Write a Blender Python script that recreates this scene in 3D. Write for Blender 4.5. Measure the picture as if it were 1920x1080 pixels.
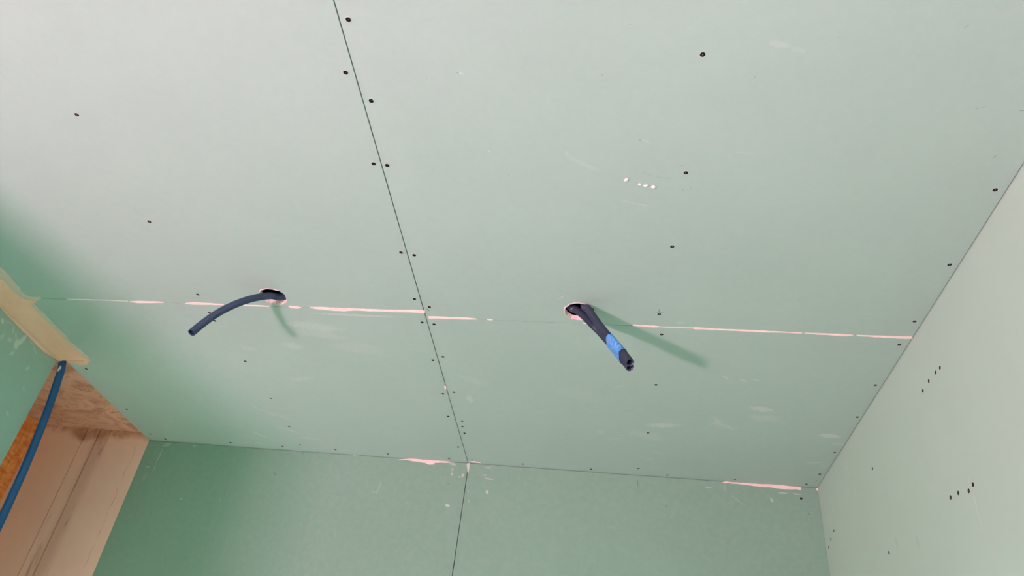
import bpy, bmesh, math, random
from mathutils import Vector, Matrix, noise
from mathutils.geometry import tessellate_polygon

for o in list(bpy.data.objects):
    bpy.data.objects.remove(o)
scene = bpy.context.scene
COL = scene.collection

# ------------------------------------------------------------------ camera
F_PX = 1421.2                                   # focal length in pixels of the 1920 px wide frame
YAW, PITCH, ROLL = -0.151372503, 0.631822298, 0.129165303
CAM_Z, CEIL = 1.62, 2.70
H = CEIL - CAM_Z
_f = Vector((math.sin(YAW) * math.cos(PITCH), math.cos(YAW) * math.cos(PITCH), math.sin(PITCH)))
_r = Vector((math.cos(YAW), -math.sin(YAW), 0))
_u = _r.cross(_f)
R_AX = math.cos(ROLL) * _r + math.sin(ROLL) * _u
U_AX = -math.sin(ROLL) * _r + math.cos(ROLL) * _u
F_AX = _f
EYE = Vector((0, 0, CAM_Z))
cam_data = bpy.data.cameras.new('camera')
cam_data.sensor_fit = 'HORIZONTAL'
cam_data.sensor_width = 36.0
cam_data.lens = F_PX / 1920 * 36.0
cam_data.clip_start = 0.02
cam = bpy.data.objects.new('camera', cam_data)
COL.objects.link(cam)
m = Matrix((R_AX, U_AX, -F_AX)).transposed().to_4x4()
m.translation = EYE
cam.matrix_world = m
scene.camera = cam

# ------------------------------------------------------------------ view, world, daylight
vs = scene.view_settings
vs.view_transform = 'Standard'
vs.look = 'None'
vs.gamma = 1.0
vs.use_curve_mapping = False
vs.exposure = 0.0
try:
    scene.cycles.max_bounces = 12
    scene.cycles.diffuse_bounces = 8
    scene.cycles.use_denoising = True
except Exception:
    pass

SKY = (0.92, 1.0, 1.18)
GROUND = (1.30, 1.0, 1.2)
SKY_S, GROUND_S = 62.0, 2.0
world = bpy.data.worlds.new('daylight')
scene.world = world
world.use_nodes = True
wn = world.node_tree
wn.nodes.clear()
w_tc = wn.nodes.new('ShaderNodeTexCoord')
w_sep = wn.nodes.new('ShaderNodeSeparateXYZ')
w_mr = wn.nodes.new('ShaderNodeMapRange')
w_mr.inputs['From Min'].default_value = -0.03
w_mr.inputs['From Max'].default_value = 0.03
w_mix = wn.nodes.new('ShaderNodeMix')
w_mix.data_type = 'RGBA'
w_mix.inputs['A'].default_value = tuple(c * GROUND_S for c in GROUND) + (1,)
w_mix.inputs['B'].default_value = tuple(c * SKY_S for c in SKY) + (1,)
w_mix.clamp_result = False
w_bg = wn.nodes.new('ShaderNodeBackground')
w_out = wn.nodes.new('ShaderNodeOutputWorld')
wn.links.new(w_tc.outputs['Generated'], w_sep.inputs[0])
wn.links.new(w_sep.outputs['Z'], w_mr.inputs['Value'])
wn.links.new(w_mr.outputs['Result'], w_mix.inputs['Factor'])
for s_ in w_mix.outputs:
    if s_.type == 'RGBA' and s_.enabled:
        wn.links.new(s_, w_bg.inputs['Color'])
wn.links.new(w_bg.outputs[0], w_out.inputs[0])

LAMP_COLOR, LAMP_W = (1.0, 0.42, 0.67), 470.0    # warm work lamp, as the camera's white balance saw it

# ------------------------------------------------------------------ room measures (metres)
XL, XR = -1.700, 0.739            # faces of the window-side wall and of the opposite wall
XE = -1.673                       # edge of the ceiling boards on the window side
XS = -0.4595                      # long seam between the ceiling boards
YB = -2.60                        # wall behind the camera
YW, XW = -0.07, -2.90             # behind this line the room widens on the window side
T = 0.0125                        # plasterboard thickness
WIN = dict(y0=-2.45, y1=-1.20, z0=0.60, z1=2.20, t=0.15)
NICHE_Y0 = 1.930
NICHE_X = -2.130
def yf(x):                        # the far wall runs very slightly askew
    return 2.5155 + (x + 0.46) * 0.0080

NW = dict(y0=1.97, y1=2.49, z0=0.75, z1=1.40)     # unseen opening added below the picture to brighten the niche and far ceiling
for loc, sz, sy in (((NICHE_X - 0.10, (NW['y0'] + NW['y1']) / 2, (NW['z0'] + NW['z1']) / 2), NW['z1'] - NW['z0'], NW['y1'] - NW['y0']),):
    q_data = bpy.data.lights.new('niche_fill_daylight', 'AREA')
    q_data.shape = 'RECTANGLE'
    q_data.size, q_data.size_y = sz, sy
    q_data.cycles.is_portal = True
    q_obj = bpy.data.objects.new('niche_fill_daylight', q_data)
    COL.objects.link(q_obj)
    q_obj.location = loc
    q_obj.rotation_euler = (0, math.radians(-90), 0)
p_data = bpy.data.lights.new('window_daylight', 'AREA')
p_data.shape = 'RECTANGLE'
p_data.size = WIN['z1'] - WIN['z0']
p_data.size_y = WIN['y1'] - WIN['y0']
p_data.cycles.is_portal = True
portal = bpy.data.objects.new('window_daylight', p_data)
COL.objects.link(portal)
portal.location = (XW - WIN['t'] - 0.012, (WIN['y0'] + WIN['y1']) / 2, (WIN['z0'] + WIN['z1']) / 2)
portal.rotation_euler = (0, math.radians(-90), 0)

# ------------------------------------------------------------------ pixel rays on known planes (used for measuring)
def ray(x, y):
    return R_AX * ((x - 960) / F_PX) + U_AX * ((540 - y) / F_PX) + F_AX
def on_ceil(x, y, z=CEIL):
    d = ray(x, y)
    return EYE + d * ((z - CAM_Z) / d.z)
def on_far(x, y, off=0.0):
    d = ray(x, y)
    k = 2.5155 / d.y
    for _ in range(4):
        k = (yf(d.x * k) - off) / d.y
    return EYE + d * k
def on_right(x, y):
    d = ray(x, y)
    return EYE + d * (XR / d.x)
def on_left(x, y):
    d = ray(x, y)
    return EYE + d * (XL / d.x)
def at_depth_y(x, y, Y):
    d = ray(x, y)
    return EYE + d * (Y / d.y)

# ------------------------------------------------------------------ materials
def srgb(r, g, b):
    def c(v):
        v /= 255
        return v / 12.92 if v <= 0.04045 else ((v + 0.055) / 1.055) ** 2.4
    return (c(r), c(g), c(b), 1)

class NT:
    def __init__(self, name):
        self.m = bpy.data.materials.new(name)
        self.m.use_nodes = True
        self.t = self.m.node_tree
        self.b = self.t.nodes['Principled BSDF']
        self.pos = self.t.nodes.new('ShaderNodeTexCoord').outputs['Object']
    def n(self, kind, **kw):
        nd = self.t.nodes.new(kind)
        for k, v in kw.items():
            setattr(nd, k, v)
        return nd
    def link(self, a, b):
        self.t.links.new(a, b)
    def noise(self, scale, detail=3, rough=0.5, vec=None, dist=0.0):
        nd = self.n('ShaderNodeTexNoise')
        nd.inputs['Scale'].default_value = scale
        nd.inputs['Detail'].default_value = detail
        nd.inputs['Roughness'].default_value = rough
        nd.inputs['Distortion'].default_value = dist
        self.link(vec or self.pos, nd.inputs['Vector'])
        return nd.outputs['Fac']
    def stretch(self, s, rot=(0, 0, 0)):
        nd = self.n('ShaderNodeMapping')
        nd.inputs['Scale'].default_value = s
        nd.inputs['Rotation'].default_value = rot
        self.link(self.pos, nd.inputs['Vector'])
        return nd.outputs[0]
    def rng(self, v, a, b, c=0.0, d=1.0, smooth=False):
        nd = self.n('ShaderNodeMapRange')
        if smooth:
            nd.interpolation_type = 'SMOOTHSTEP'
        self.link(v, nd.inputs['Value'])
        for k, x in zip(('From Min', 'From Max', 'To Min', 'To Max'), (a, b, c, d)):
            nd.inputs[k].default_value = x
        return nd.outputs['Result']
    def math(self, op, a, b=None, c=None):
        nd = self.n('ShaderNodeMath', operation=op)
        for i, v in enumerate((a, b, c)):
            if v is None:
                continue
            if isinstance(v, (int, float)):
                nd.inputs[i].default_value = v
            else:
                self.link(v, nd.inputs[i])
        return nd.outputs[0]
    def mix(self, fac, a, b):
        nd = self.n('ShaderNodeMix')
        nd.data_type = 'RGBA'
        for s, v in (('Factor', fac), ('A', a), ('B', b)):
            sock = [q for q in nd.inputs if q.name == s and q.enabled][0]
            if isinstance(v, (int, float)):
                sock.default_value = v
            elif isinstance(v, tuple):
                sock.default_value = v
            else:
                self.link(v, sock)
        return [q for q in nd.outputs if q.enabled][0]
    def bump(self, h, strength, dist=0.002, prev=None):
        nd = self.n('ShaderNodeBump')
        nd.inputs['Strength'].default_value = strength
        nd.inputs['Distance'].default_value = dist
        self.link(h, nd.inputs['Height'])
        if prev:
            self.link(prev, nd.inputs['Normal'])
        return nd.outputs[0]
    def done(self, col, rough=0.8, normal=None, spec=0.3):
        if isinstance(col, tuple):
            self.b.inputs['Base Color'].default_value = col
        else:
            self.link(col, self.b.inputs['Base Color'])
        if isinstance(rough, (int, float)):
            self.b.inputs['Roughness'].default_value = rough
        else:
            self.link(rough, self.b.inputs['Roughness'])
        self.b.inputs['Specular IOR Level'].default_value = spec
        if normal:
            self.link(normal, self.b.inputs['Normal'])
        return self.m

BOARD = srgb(156, 190, 173)

def spot_sum(nt, spots, plane, edge):
    """Mask of streaks, each (point a, point b, half width in m, strength), lying on one plane of the room."""
    total = None
    for a, b, w, s in spots:
        c = (a + b) / 2
        d = b - a
        if plane == 'ceil':
            rot, L = (0, 0, math.atan2(d.y, d.x)), math.hypot(d.x, d.y) / 2
            sc = (L + w, w, 1)
        elif plane == 'far':
            rot, L = (0, -math.atan2(d.z, d.x), 0), math.hypot(d.x, d.z) / 2
            sc = (L + w, 1, w)
        else:
            rot, L = (math.atan2(d.z, d.y), 0, 0), math.hypot(d.y, d.z) / 2
            sc = (1, L + w, w)
        mp = nt.n('ShaderNodeMapping', vector_type='TEXTURE')
        mp.inputs['Location'].default_value = c
        mp.inputs['Rotation'].default_value = rot
        mp.inputs['Scale'].default_value = sc
        nt.link(nt.pos, mp.inputs['Vector'])
        ln = nt.n('ShaderNodeVectorMath', operation='LENGTH')
        nt.link(mp.outputs[0], ln.inputs[0])
        v = nt.math('ADD', ln.outputs['Value'], edge)
        v = nt.rng(v, 1.25, 0.55, 0, s, True)
        total = v if total is None else nt.math('MAXIMUM', total, v)
    return total

def board_material(name, light=(), dark=(), plane='ceil', base=BOARD):
    nt = NT(name)
    big = nt.noise(1.7, 4, 0.55)
    fib = nt.noise(55, 3, 0.6)
    c1 = tuple(base[i] * 0.965 for i in range(3)) + (1,)
    c2 = tuple(min(1, base[i] * 1.03) for i in range(3)) + (1,)
    col = nt.mix(nt.rng(big, 0.3, 0.7), c1, c2)
    col = nt.mix(nt.rng(fib, 0.35, 0.75, 0, 0.10), col, srgb(186, 210, 196))
    edge = nt.rng(nt.noise(60, 5, 0.75), 0.2, 0.8, -0.62, 0.62)
    if light:
        ms = spot_sum(nt, light, plane, edge)
        ms = nt.math('MULTIPLY', ms, nt.rng(nt.noise(70, 3, 0.7), 0.25, 0.6, 0.45, 1.0))
        col = nt.mix(ms, col, srgb(208, 226, 212))
    if dark:
        fine = nt.rng(nt.noise(160, 2, 0.5), 0.2, 0.8, -0.25, 0.25)
        md = spot_sum(nt, dark, plane, fine)
        col = nt.mix(md, col, srgb(58, 72, 62))
    b1 = nt.bump(nt.noise(620, 2, 0.6), 0.10, 0.0006)
    b2 = nt.bump(nt.noise(30, 2, 0.5), 0.10, 0.002, b1)
    return nt.done(col, 0.62, b2, 0.25)

def S(f, *items):
    """pixel streaks -> spots on the plane of f: (x0, y0, x1, y1, half width mm, strength)"""
    return [(f(a, b), f(c, d), w / 1000, s) for a, b, c, d, w, s in items]

CEIL_LIGHT = S(on_ceil,
    (1357, 706, 1365, 710, 5, .25), (1389, 711, 1398, 715, 5, .3), (1411, 711, 1420, 713, 5, .22),
    (1416, 765, 1442, 769, 14, .36), (1420, 782, 1450, 785, 22, .16), (1333, 796, 1350, 788, 5, .22), (1348, 792, 1378, 806, 7, .2),
    (1222, 797, 1262, 797, 16, .32), (1190, 812, 1240, 822, 26, .12), (1152, 726, 1168, 724, 7, .15),
    (1544, 816, 1566, 818, 14, .42), (1515, 868, 1538, 867, 7, .25), (1540, 873, 1552, 874, 5, .22), (1342, 786, 1356, 800, 10, .2),
    (1560, 832, 1590, 834, 8, .15), (548, 608, 625, 616, 22, .22), (560, 622, 640, 632, 18, .14), (600, 588, 758, 595, 5, .38),
    (548, 712, 580, 709, 12, .16), (484, 766, 520, 782, 4, .18), (500, 770, 548, 788, 4, .22), (470, 756, 485, 768, 4, .18),
    (520, 800, 560, 812, 8, .2), (565, 820, 600, 824, 8, .22), (478, 812, 500, 820, 9, .22), (880, 744, 882, 752, 10, .28), (868, 708, 900, 718, 18, .12),
    (1445, 80, 1474, 85, 6, .17), (1490, 93, 1504, 95, 5, .12), (1170, 377, 1222, 388, 3, .2), (1044, 561, 1063, 553, 1.2, .5),
    (1062, 286, 1075, 300, 5, .12), (1078, 300, 1118, 318, 6, .14), (1380, 285, 1412, 288, 3, .14), (862, 137, 868, 139, 3, .35),
    (1125, 809, 1128, 811, 9, .2), (1140, 822, 1165, 822, 6, .15), (1220, 845, 1245, 852, 6, .14), (1210, 860, 1226, 862, 5, .14),
    (640, 650, 700, 655, 30, .12), (535, 646, 560, 650, 16, .18), (455, 652, 475, 655, 14, .12),
    (1060, 735, 1120, 745, 34, .07), (1270, 605, 1282, 605, 4, .3), (916, 282, 919, 284, 2, .4), (1205, 262, 1216, 267, 3, .2))
CEIL_DARK = S(on_ceil,
    (1228, 586, 1245, 586, .8, .75), (1236, 579, 1236, 588, .9, .8), (1273, 310, 1281, 310, .8, .4), (1806, 55, 1819, 43, .5, .45),
    (1828, 205, 1834, 204, .5, .5), (1841, 203, 1848, 199, .5, .5), (1906, 206, 1920, 208, .6, .6), (1202, 323, 1225, 330, 1.2, .12), (1228, 331, 1258, 336, 1.2, .15),
    (1862, 297, 1867, 292, 1.4, .3), (1199, 262, 1201, 263, 1.3, .6), (857, 136, 859, 137, 1, .6), (801, 580, 804, 583, 2, .5),
    (800, 149, 802, 150, .8, .3), (811, 318, 812, 319, .9, .4), (787, 291, 788, 291, .8, .4), (953, 328, 955, 330, 1, .3), (1158, 337, 1159, 338, 1, .4), (1128, 140, 1130, 141, .8, .4),
    (1180, 45, 1182, 46, .8, .4), (1414, 144, 1416, 145, .8, .35), (1572, 69, 1573, 70, .8, .5), (1279, 355, 1281, 356, 1, .3), (1294, 353, 1296, 354, 1, .3), (1308, 357, 1310, 359, 1, .3),
    (865, 852, 867, 853, 2, .3), (788, 600, 789, 601, 1.5, .35), (826, 706, 828, 707, 2, .3), (826, 716, 828, 717, 2, .2), (1530, 900, 1533, 902, 1.5, .4))
FAR_LIGHT = S(on_far,
    (849, 877, 848, 882, 3, .6), (847, 888, 847, 890, 4, .6), (868, 890, 867, 893, 4, .65), (861, 894, 862, 895, 3, .5), (837, 947, 840, 948, 5, .8),
    (867, 944, 867, 949, 4, .5), (913, 922, 914, 924, 5, .8), (909, 877, 922, 877, 3, .5), (908, 896, 926, 900, 2.5, .6), (908, 891, 911, 891, 3, .5),
    (920, 873, 934, 873, 2.5, .4), (878, 921, 878, 924, 3, .3), (878, 937, 879, 942, 3, .3), (845, 868, 853, 872, 5, .5),
    (308, 835, 318, 833, 8, .45), (305, 842, 292, 870, 3.5, .4), (292, 872, 285, 888, 2.5, .35), (274, 875, 280, 875, 4, .5), (275, 888, 270, 897, 7, .15),
    (338, 934, 340, 936, 3, .4), (363, 835, 365, 836, 5, .3), (411, 941, 415, 933, 2, .35), (664, 854, 673, 854, 4, .75), (640, 850, 648, 851, 4, .3),
    (1461, 924, 1474, 925, 3.5, .5), (1488, 926, 1501, 927, 2.5, .55), (1446, 936, 1448, 939, 5, .6), (1318, 913, 1334, 914, 2, .45), (1333, 913, 1335, 914, 3, .5),
    (1358, 906, 1359, 920, 2.5, .2), (1370, 928, 1392, 945, 3, .14), (709, 917, 715, 905, 3, .22), (706, 925, 709, 918, 3, .3), (700, 922, 703, 923, 4, .2))
FAR_DARK = S(on_far,
    (568.5, 847, 566, 858, .7, .6), (1195, 898, 1196.5, 915, .8, .65), (838, 906, 842, 907, 2.5, .3), (1517, 963, 1518, 964, 2.5, .35), (515, 887, 516, 890, 3, .3), (424, 912, 420, 930, .8, .25),
    (1070, 1030, 1072, 1080, 1.0, .14), (1248, 948, 1250, 950, 2, .3))
LEFT_LIGHT = S(on_left,
    (4, 600, 5, 603, 6, .7), (49, 630, 34, 646, 7, .75), (32, 640, 30, 650, 9, .8), (26, 612, 25, 624, 4, .5), (17, 636, 19, 638, 7, .4), (20, 664, 26, 661, 5, .5),
    (63, 650, 69, 666, 3, .45), (10, 602, 22, 606, 3, .35), (19, 664, 25, 660, 4, .5), (50, 693, 54, 689, 5, .5), (13, 773, 15, 777, 6, .4), (44, 728, 46, 731, 5, .3), (2, 634, 8, 628, 7, .3), (30, 625, 30, 632, 4, .35), (55, 636, 60, 644, 4, .3))
RIGHT_LIGHT = S(on_right,
    (1589, 876, 1592, 894, 10, .12), (1557, 930, 1561, 945, 8, .14), (1562, 954, 1563, 956, 7, .3), (1553, 975, 1560, 985, 16, .12), (1817, 895, 1818, 915, 2.5, .25),
    (1825, 925, 1832, 957, 3.5, .3), (1833, 958, 1845, 1000, 2.5, .22), (1720, 698, 1722, 713, 5, .14), (1604, 922, 1605, 925, 6, .15))
RIGHT_DARK = S(on_right, (1679, 1012, 1682, 1022, 8, .07), (1718, 1008, 1722, 1022, 9, .07))

M = {}
M['ceil_board'] = board_material('ceiling_plasterboard', CEIL_LIGHT, CEIL_DARK, 'ceil')
M['far_board'] = board_material('far_wall_plasterboard', FAR_LIGHT, FAR_DARK, 'far', srgb(130, 174, 148))  # base darkened to stand in for weaker light on the far wall
M['left_board'] = board_material('window_wall_plasterboard', LEFT_LIGHT, (), 'side')
M['right_board'] = board_material('side_wall_plasterboard', RIGHT_LIGHT, RIGHT_DARK, 'side', srgb(176, 210, 188))  # base lightened to make up for light this wall lacks
M['board'] = board_material('plain_plasterboard')

def simple(name, col, rough=0.8, var=0.12, scale=40, bump=0.25, spec=0.3):
    nt = NT(name)
    a = tuple(col[i] * (1 - var) for i in range(3)) + (1,)
    b = tuple(min(1, col[i] * (1 + var)) for i in range(3)) + (1,)
    nz = nt.noise(scale, 4, 0.6)
    return nt.done(nt.mix(nt.rng(nz, 0.3, 0.7), a, b), rough, nt.bump(nt.noise(scale * 4, 3, 0.6), bump, 0.002), spec)

M['gypsum'] = simple('gypsum_core', srgb(246, 230, 216), 0.9, 0.07, 60, 0.5)
M['gypsum_pale'] = simple('gypsum_pale', srgb(206, 220, 204), 0.9, 0.05, 120, 0.5)
M['masonry'] = simple('masonry', srgb(90, 80, 70), 0.9)
M['cavity'] = simple('dark_timber', srgb(72, 58, 46), 0.9)
M['joint'] = simple('joint_shadow_strip', srgb(52, 58, 52), 0.9, 0.05)
M['concrete'] = simple('screed', srgb(205, 192, 182), 0.85, 0.08, 6, 0.3)
M['conduit'] = simple('navy_conduit', srgb(36, 62, 86), 0.42, 0.10, 60, 0.08, 0.5)
M['conduit_black'] = simple('black_navy_conduit', srgb(42, 56, 72), 0.34, 0.10, 60, 0.08, 0.6)
M['conduit_blue'] = simple('blue_conduit', srgb(24, 86, 136), 0.45, 0.10, 30, 0.08, 0.45)
M['screw'] = simple('phosphate_screw', srgb(12, 14, 13), 0.6, 0.2, 400, 0.3, 0.2)
M['torn'] = simple('torn_paper_rim', srgb(196, 214, 200), 0.9, 0.08, 300, 0.4)
M['frame'] = simple('window_frame', srgb(225, 225, 220), 0.4, 0.02)

def tape_material():
    nt = NT('blue_masking_tape')
    v = nt.stretch((60, 60, 14), (0.6, 0.4, 0.3))
    nz = nt.noise(3.5, 5, 0.65, v, 0.6)
    col = nt.mix(nt.rng(nz, 0.35, 0.68), srgb(54, 136, 200), srgb(120, 186, 232))
    return nt.done(col, 0.7, nt.bump(nz, 0.5, 0.002), 0.2)
M['tape'] = tape_material()

def putty_material():
    nt = NT('beige_jointing_putty')
    nz = nt.noise(9, 4, 0.6)
    col = nt.mix(nt.rng(nz, 0.3, 0.7), srgb(226, 186, 150), srgb(238, 204, 170))
    return nt.done(col, 0.85, nt.bump(nt.noise(40, 3, 0.6), 0.25, 0.003), 0.2)
M['putty'] = putty_material()
M['putty_thin'] = simple('thin_putty_skim', srgb(202, 200, 176), 0.85, 0.06, 50, 0.2)

def osb_material(name, base, darkc, lightc, stain=None, yz=False):
    nt = NT(name)
    # long flakes at two headings
    flakes = None
    for k, (ang, sc) in enumerate(((0.35, (22, 90, 60)), (-0.7, (80, 26, 60)), (1.2, (30, 70, 60)))):
        rot = (ang, 0, 0) if yz else (0, 0, ang)
        s = (60, sc[0], sc[1]) if yz else sc
        vo = nt.n('ShaderNodeTexVoronoi')
        vo.inputs['Scale'].default_value = 1.0
        nt.link(nt.stretch(s, rot), vo.inputs['Vector'])
        sep = nt.n('ShaderNodeSeparateColor')
        nt.link(vo.outputs['Color'], sep.inputs[0])
        flakes = sep.outputs[k] if flakes is None else nt.math('ADD', flakes, sep.outputs[k])
    fl = nt.rng(flakes, 0.6, 2.4)
    col = nt.mix(fl, darkc, lightc)
    col = nt.mix(0.45, col, base)
    if stain:
        col = nt.mix(0.78, col, base)
        st = nt.rng(nt.noise(9, 5, 0.62, None, 1.6), 0.40, 0.68, 0, 0.7, True)
        col = nt.mix(st, col, stain)
        ring = nt.rng(nt.noise(22, 4, 0.7, None, 2.2), 0.54, 0.68, 0, 0.5, True)
        col = nt.mix(ring, col, srgb(132, 92, 62))
    return nt.done(col, 0.8, nt.bump(fl, 0.12 if stain else 0.35, 0.002), 0.2)
M['lintel'] = osb_material('stained_lintel_board', srgb(222, 184, 154), srgb(196, 152, 120), srgb(238, 204, 172), srgb(166, 124, 96))
M['osb'] = osb_material('orange_strand_board', srgb(250, 150, 78), srgb(206, 104, 48), srgb(255, 190, 116), None, True)

def jamb_material():
    """Pinkish plaster of the window reveal: brown damp stain hanging from the lintel and dirt beside the slots."""
    nt = NT('pink_reveal_plaster')
    sx = nt.n('ShaderNodeSeparateXYZ')
    nt.link(nt.pos, sx.inputs[0])
    X, Z = sx.outputs['X'], sx.outputs['Z']
    base = nt.mix(nt.rng(nt.noise(6, 4, 0.6), 0.3, 0.7), srgb(248, 214, 188), srgb(252, 222, 196))
    base = nt.mix(nt.rng(X, -2.13, -1.68, 0.0, 0.55), base, srgb(246, 222, 194))
    wob = nt.rng(nt.noise(11, 5, 0.65, None, 0.8), 0.2, 0.8, -0.035, 0.035)
    # the stain hangs lowest around the two slots
    d = nt.math('SUBTRACT', X, -1.900)
    dip = nt.rng(nt.math('ABSOLUTE', d), 0.0, 0.16, 0.042, 0.0, True)
    low = nt.math('SUBTRACT', CEIL + 0.016, dip)
    low = nt.math('ADD', low, wob)
    st = nt.rng(nt.math('SUBTRACT', Z, low), -0.016, 0.030, 0, 0.85, True)
    blot = nt.rng(nt.noise(16, 5, 0.65, None, 1.5), 0.35, 0.7)
    col = nt.mix(st, base, nt.mix(blot, srgb(222, 172, 134), srgb(168, 122, 90)))
    # streaky dirt between and beside the slots
    sl = nt.stretch((34, 34, 5))
    dirt = nt.rng(nt.noise(1.0, 5, 0.7, sl), 0.52, 0.72, 0, 1, True)
    for cx, hw, s in ((-1.858, 0.034, 0.9), (-1.905, 0.026, 0.55)):
        band = nt.rng(nt.math('ABSOLUTE', nt.math('SUBTRACT', X, cx)), hw * 0.3, hw, s, 0, True)
        col = nt.mix(nt.math('MULTIPLY', band, dirt), col, srgb(120, 86, 58))
    haze = nt.rng(nt.math('ABSOLUTE', nt.math('SUBTRACT', X, -1.862)), 0.005, 0.045, 0.28, 0, True)
    col = nt.mix(haze, col, srgb(160, 122, 92))
    ck = nt.rng(nt.math('ABSOLUTE', nt.math('ADD', nt.math('SUBTRACT', X, -1.712), nt.rng(nt.noise(20, 2, 0.5), 0.2, 0.8, -0.006, 0.006))), 0.0006, 0.0022, 0.35, 0, True)
    ckn = nt.rng(nt.noise(18, 2, 0.5), 0.45, 0.6, 0, 1)
    col = nt.mix(nt.math('MULTIPLY', ck, ckn), col, srgb(126, 96, 78))
    return nt.done(col, 0.88, nt.bump(nt.noise(90, 3, 0.6), 0.25, 0.002), 0.2)
M['jamb'] = jamb_material()

# ------------------------------------------------------------------ mesh helpers
def new_obj(name, verts, faces, mats, fmat=None, parent=None, smooth=False):
    me = bpy.data.meshes.new(name)
    me.from_pydata([tuple(v) for v in verts], [], faces)
    for mm in mats:
        me.materials.append(mm)
    if fmat:
        for p, i in zip(me.polygons, fmat):
            p.material_index = i
    bm = bmesh.new()
    bm.from_mesh(me)
    bmesh.ops.recalc_face_normals(bm, faces=bm.faces)
    bm.to_mesh(me)
    bm.free()
    if smooth:
        for p in me.polygons:
            p.use_smooth = True
    o = bpy.data.objects.new(name, me)
    COL.objects.link(o)
    if parent:
        o.parent = parent
    return o

def tag(o, label=None, cat=None, kind=None, group=None):
    if label: o['label'] = label
    if cat: o['category'] = cat
    if kind: o['kind'] = kind
    if group: o['group'] = group
    return o

def box_data(x0, x1, y0, y1, z0, z1):
    v = [(x, y, z) for x in (x0, x1) for y in (y0, y1) for z in (z0, z1)]
    f = [(0, 1, 3, 2), (4, 6, 7, 5), (0, 4, 5, 1), (2, 3, 7, 6), (0, 2, 6, 4), (1, 5, 7, 3)]
    return v, f

def box(name, b, mat, parent=None):
    v, f = box_data(*b)
    return new_obj(name, v, f, [mat], None, parent)

def boxes(name, bs, mat, parent=None):
    V, Fc = [], []
    for b in bs:
        v, f = box_data(*b)
        k = len(V)
        V += v
        Fc += [tuple(i + k for i in q) for q in f]
    return new_obj(name, V, Fc, [mat], None, parent)

def slab(name, poly, put, t, mats, parent=None, hole=None, taper=()):
    """A board: front outline poly (u, v) at w = 0, its back at w = -t; an optional ragged hole; tapered long edges.
    taper: (i, width, depth) -> the outline edge i..i+1 carries a strip that dips back by depth at its rim."""
    V, Fc, Fm = [], [], []
    def add(u, v, w):
        V.append(put(u, v, w))
        return len(V) - 1
    n = len(poly)
    front = [add(u, v, 0) for u, v in poly]
    loops = [[Vector((u, v, 0)) for u, v in poly]]
    idx = list(front)
    if hole:
        hf = [add(u, v, 0) for u, v in hole]
        loops.append([Vector((u, v, 0)) for u, v in hole])
        idx += hf
    for tri in tessellate_polygon(loops):
        Fc.append(tuple(idx[i] for i in tri)); Fm.append(0)
    rim = list(front)
    rim_next = {}
    strips = {}
    for i, width, depth in taper:
        j = (i + 1) % n
        (u0, v0), (u1, v1) = poly[i], poly[j]
        du, dv = u1 - u0, v1 - v0
        L = math.hypot(du, dv)
        nu, nv = dv / L, -du / L
        a = add(u0 + nu * width, v0 + nv * width, -depth)
        b = add(u1 + nu * width, v1 + nv * width, -depth)
        Fc.append((front[i], front[j], b, a)); Fm.append(0)
        strips[i] = (a, b)
    back_of = {}
    def back(k):
        if k not in back_of:
            u, v, w = uvw[k]
            back_of[k] = add(u, v, -t)
        return back_of[k]
    uvw = {}
    for k, (u, v) in zip(front, poly):
        uvw[k] = (u, v, 0)
    for i, width, depth in taper:
        j = (i + 1) % n
        (u0, v0), (u1, v1) = poly[i], poly[j]
        du, dv = u1 - u0, v1 - v0
        L = math.hypot(du, dv)
        nu, nv = dv / L, -du / L
        uvw[strips[i][0]] = (u0 + nu * width, v0 + nv * width, -depth)
        uvw[strips[i][1]] = (u1 + nu * width, v1 + nv * width, -depth)
    for i in range(n):
        j = (i + 1) % n
        if i in strips:
            a, b = strips[i]
            for p, q in ((front[i], a), (a, b), (b, front[j])):
                Fc.append((p, q, back(q), back(p))); Fm.append(0)
        else:
            Fc.append((front[i], front[j], back(front[j]), back(front[i]))); Fm.append(0)
    if hole:
        k = len(hole)
        cu = sum(u for u, v in hole) / k
        cv = sum(v for u, v in hole) / k
        hb = [add(cu + (u - cu) * 0.96, cv + (v - cv) * 0.96, -t) for u, v in hole]
        for i in range(k):
            j = (i + 1) % k
            Fc.append((hf[i], hf[j], hb[j], hb[i])); Fm.append(1)
    return new_obj(name, V, Fc, mats, Fm, parent)

def patch(name, pts, normal, mat, parent, lift=0.0008, seed=0, rough=0.0006):
    """A thin irregular flake lying on a plane: outline points in space, raised along normal."""
    random.seed(seed)
    nrm = Vector(normal)
    # densify with a little raggedness
    out = []
    k = len(pts)
    for i in range(k):
        a, b = pts[i], pts[(i + 1) % k]
        d = b - a
        L = d.length
        st = max(1, min(14, int(L / 0.012)))
        side = d.cross(nrm)
        if side.length > 0:
            side.normalize()
        for s in range(st):
            out.append(a + d * (s / st) + side * random.uniform(-rough, rough))
    u = (pts[1] - pts[0]).normalized()
    v = nrm.cross(u)
    flat = [Vector((q.dot(u), q.dot(v), 0)) for q in out]
    N = len(out)
    V = [q + nrm * (lift * random.uniform(0.7, 1.3)) for q in out] + [q - nrm * 0.0004 for q in out]
    Fc = [tuple(t_) for t_ in tessellate_polygon([flat])]
    Fc += [(i, (i + 1) % N, N + (i + 1) % N, N + i) for i in range(N)]
    return new_obj(name, V, Fc, [mat], None, parent)

# ------------------------------------------------------------------ structure: floor, slab, walls
floor = tag(box('floor', (XW - 0.2, XR + 0.2, YB - 0.1, 2.75, -0.1, 0.0), M['concrete']), 'plain grey screed floor below the green boards', None, 'structure')

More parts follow.
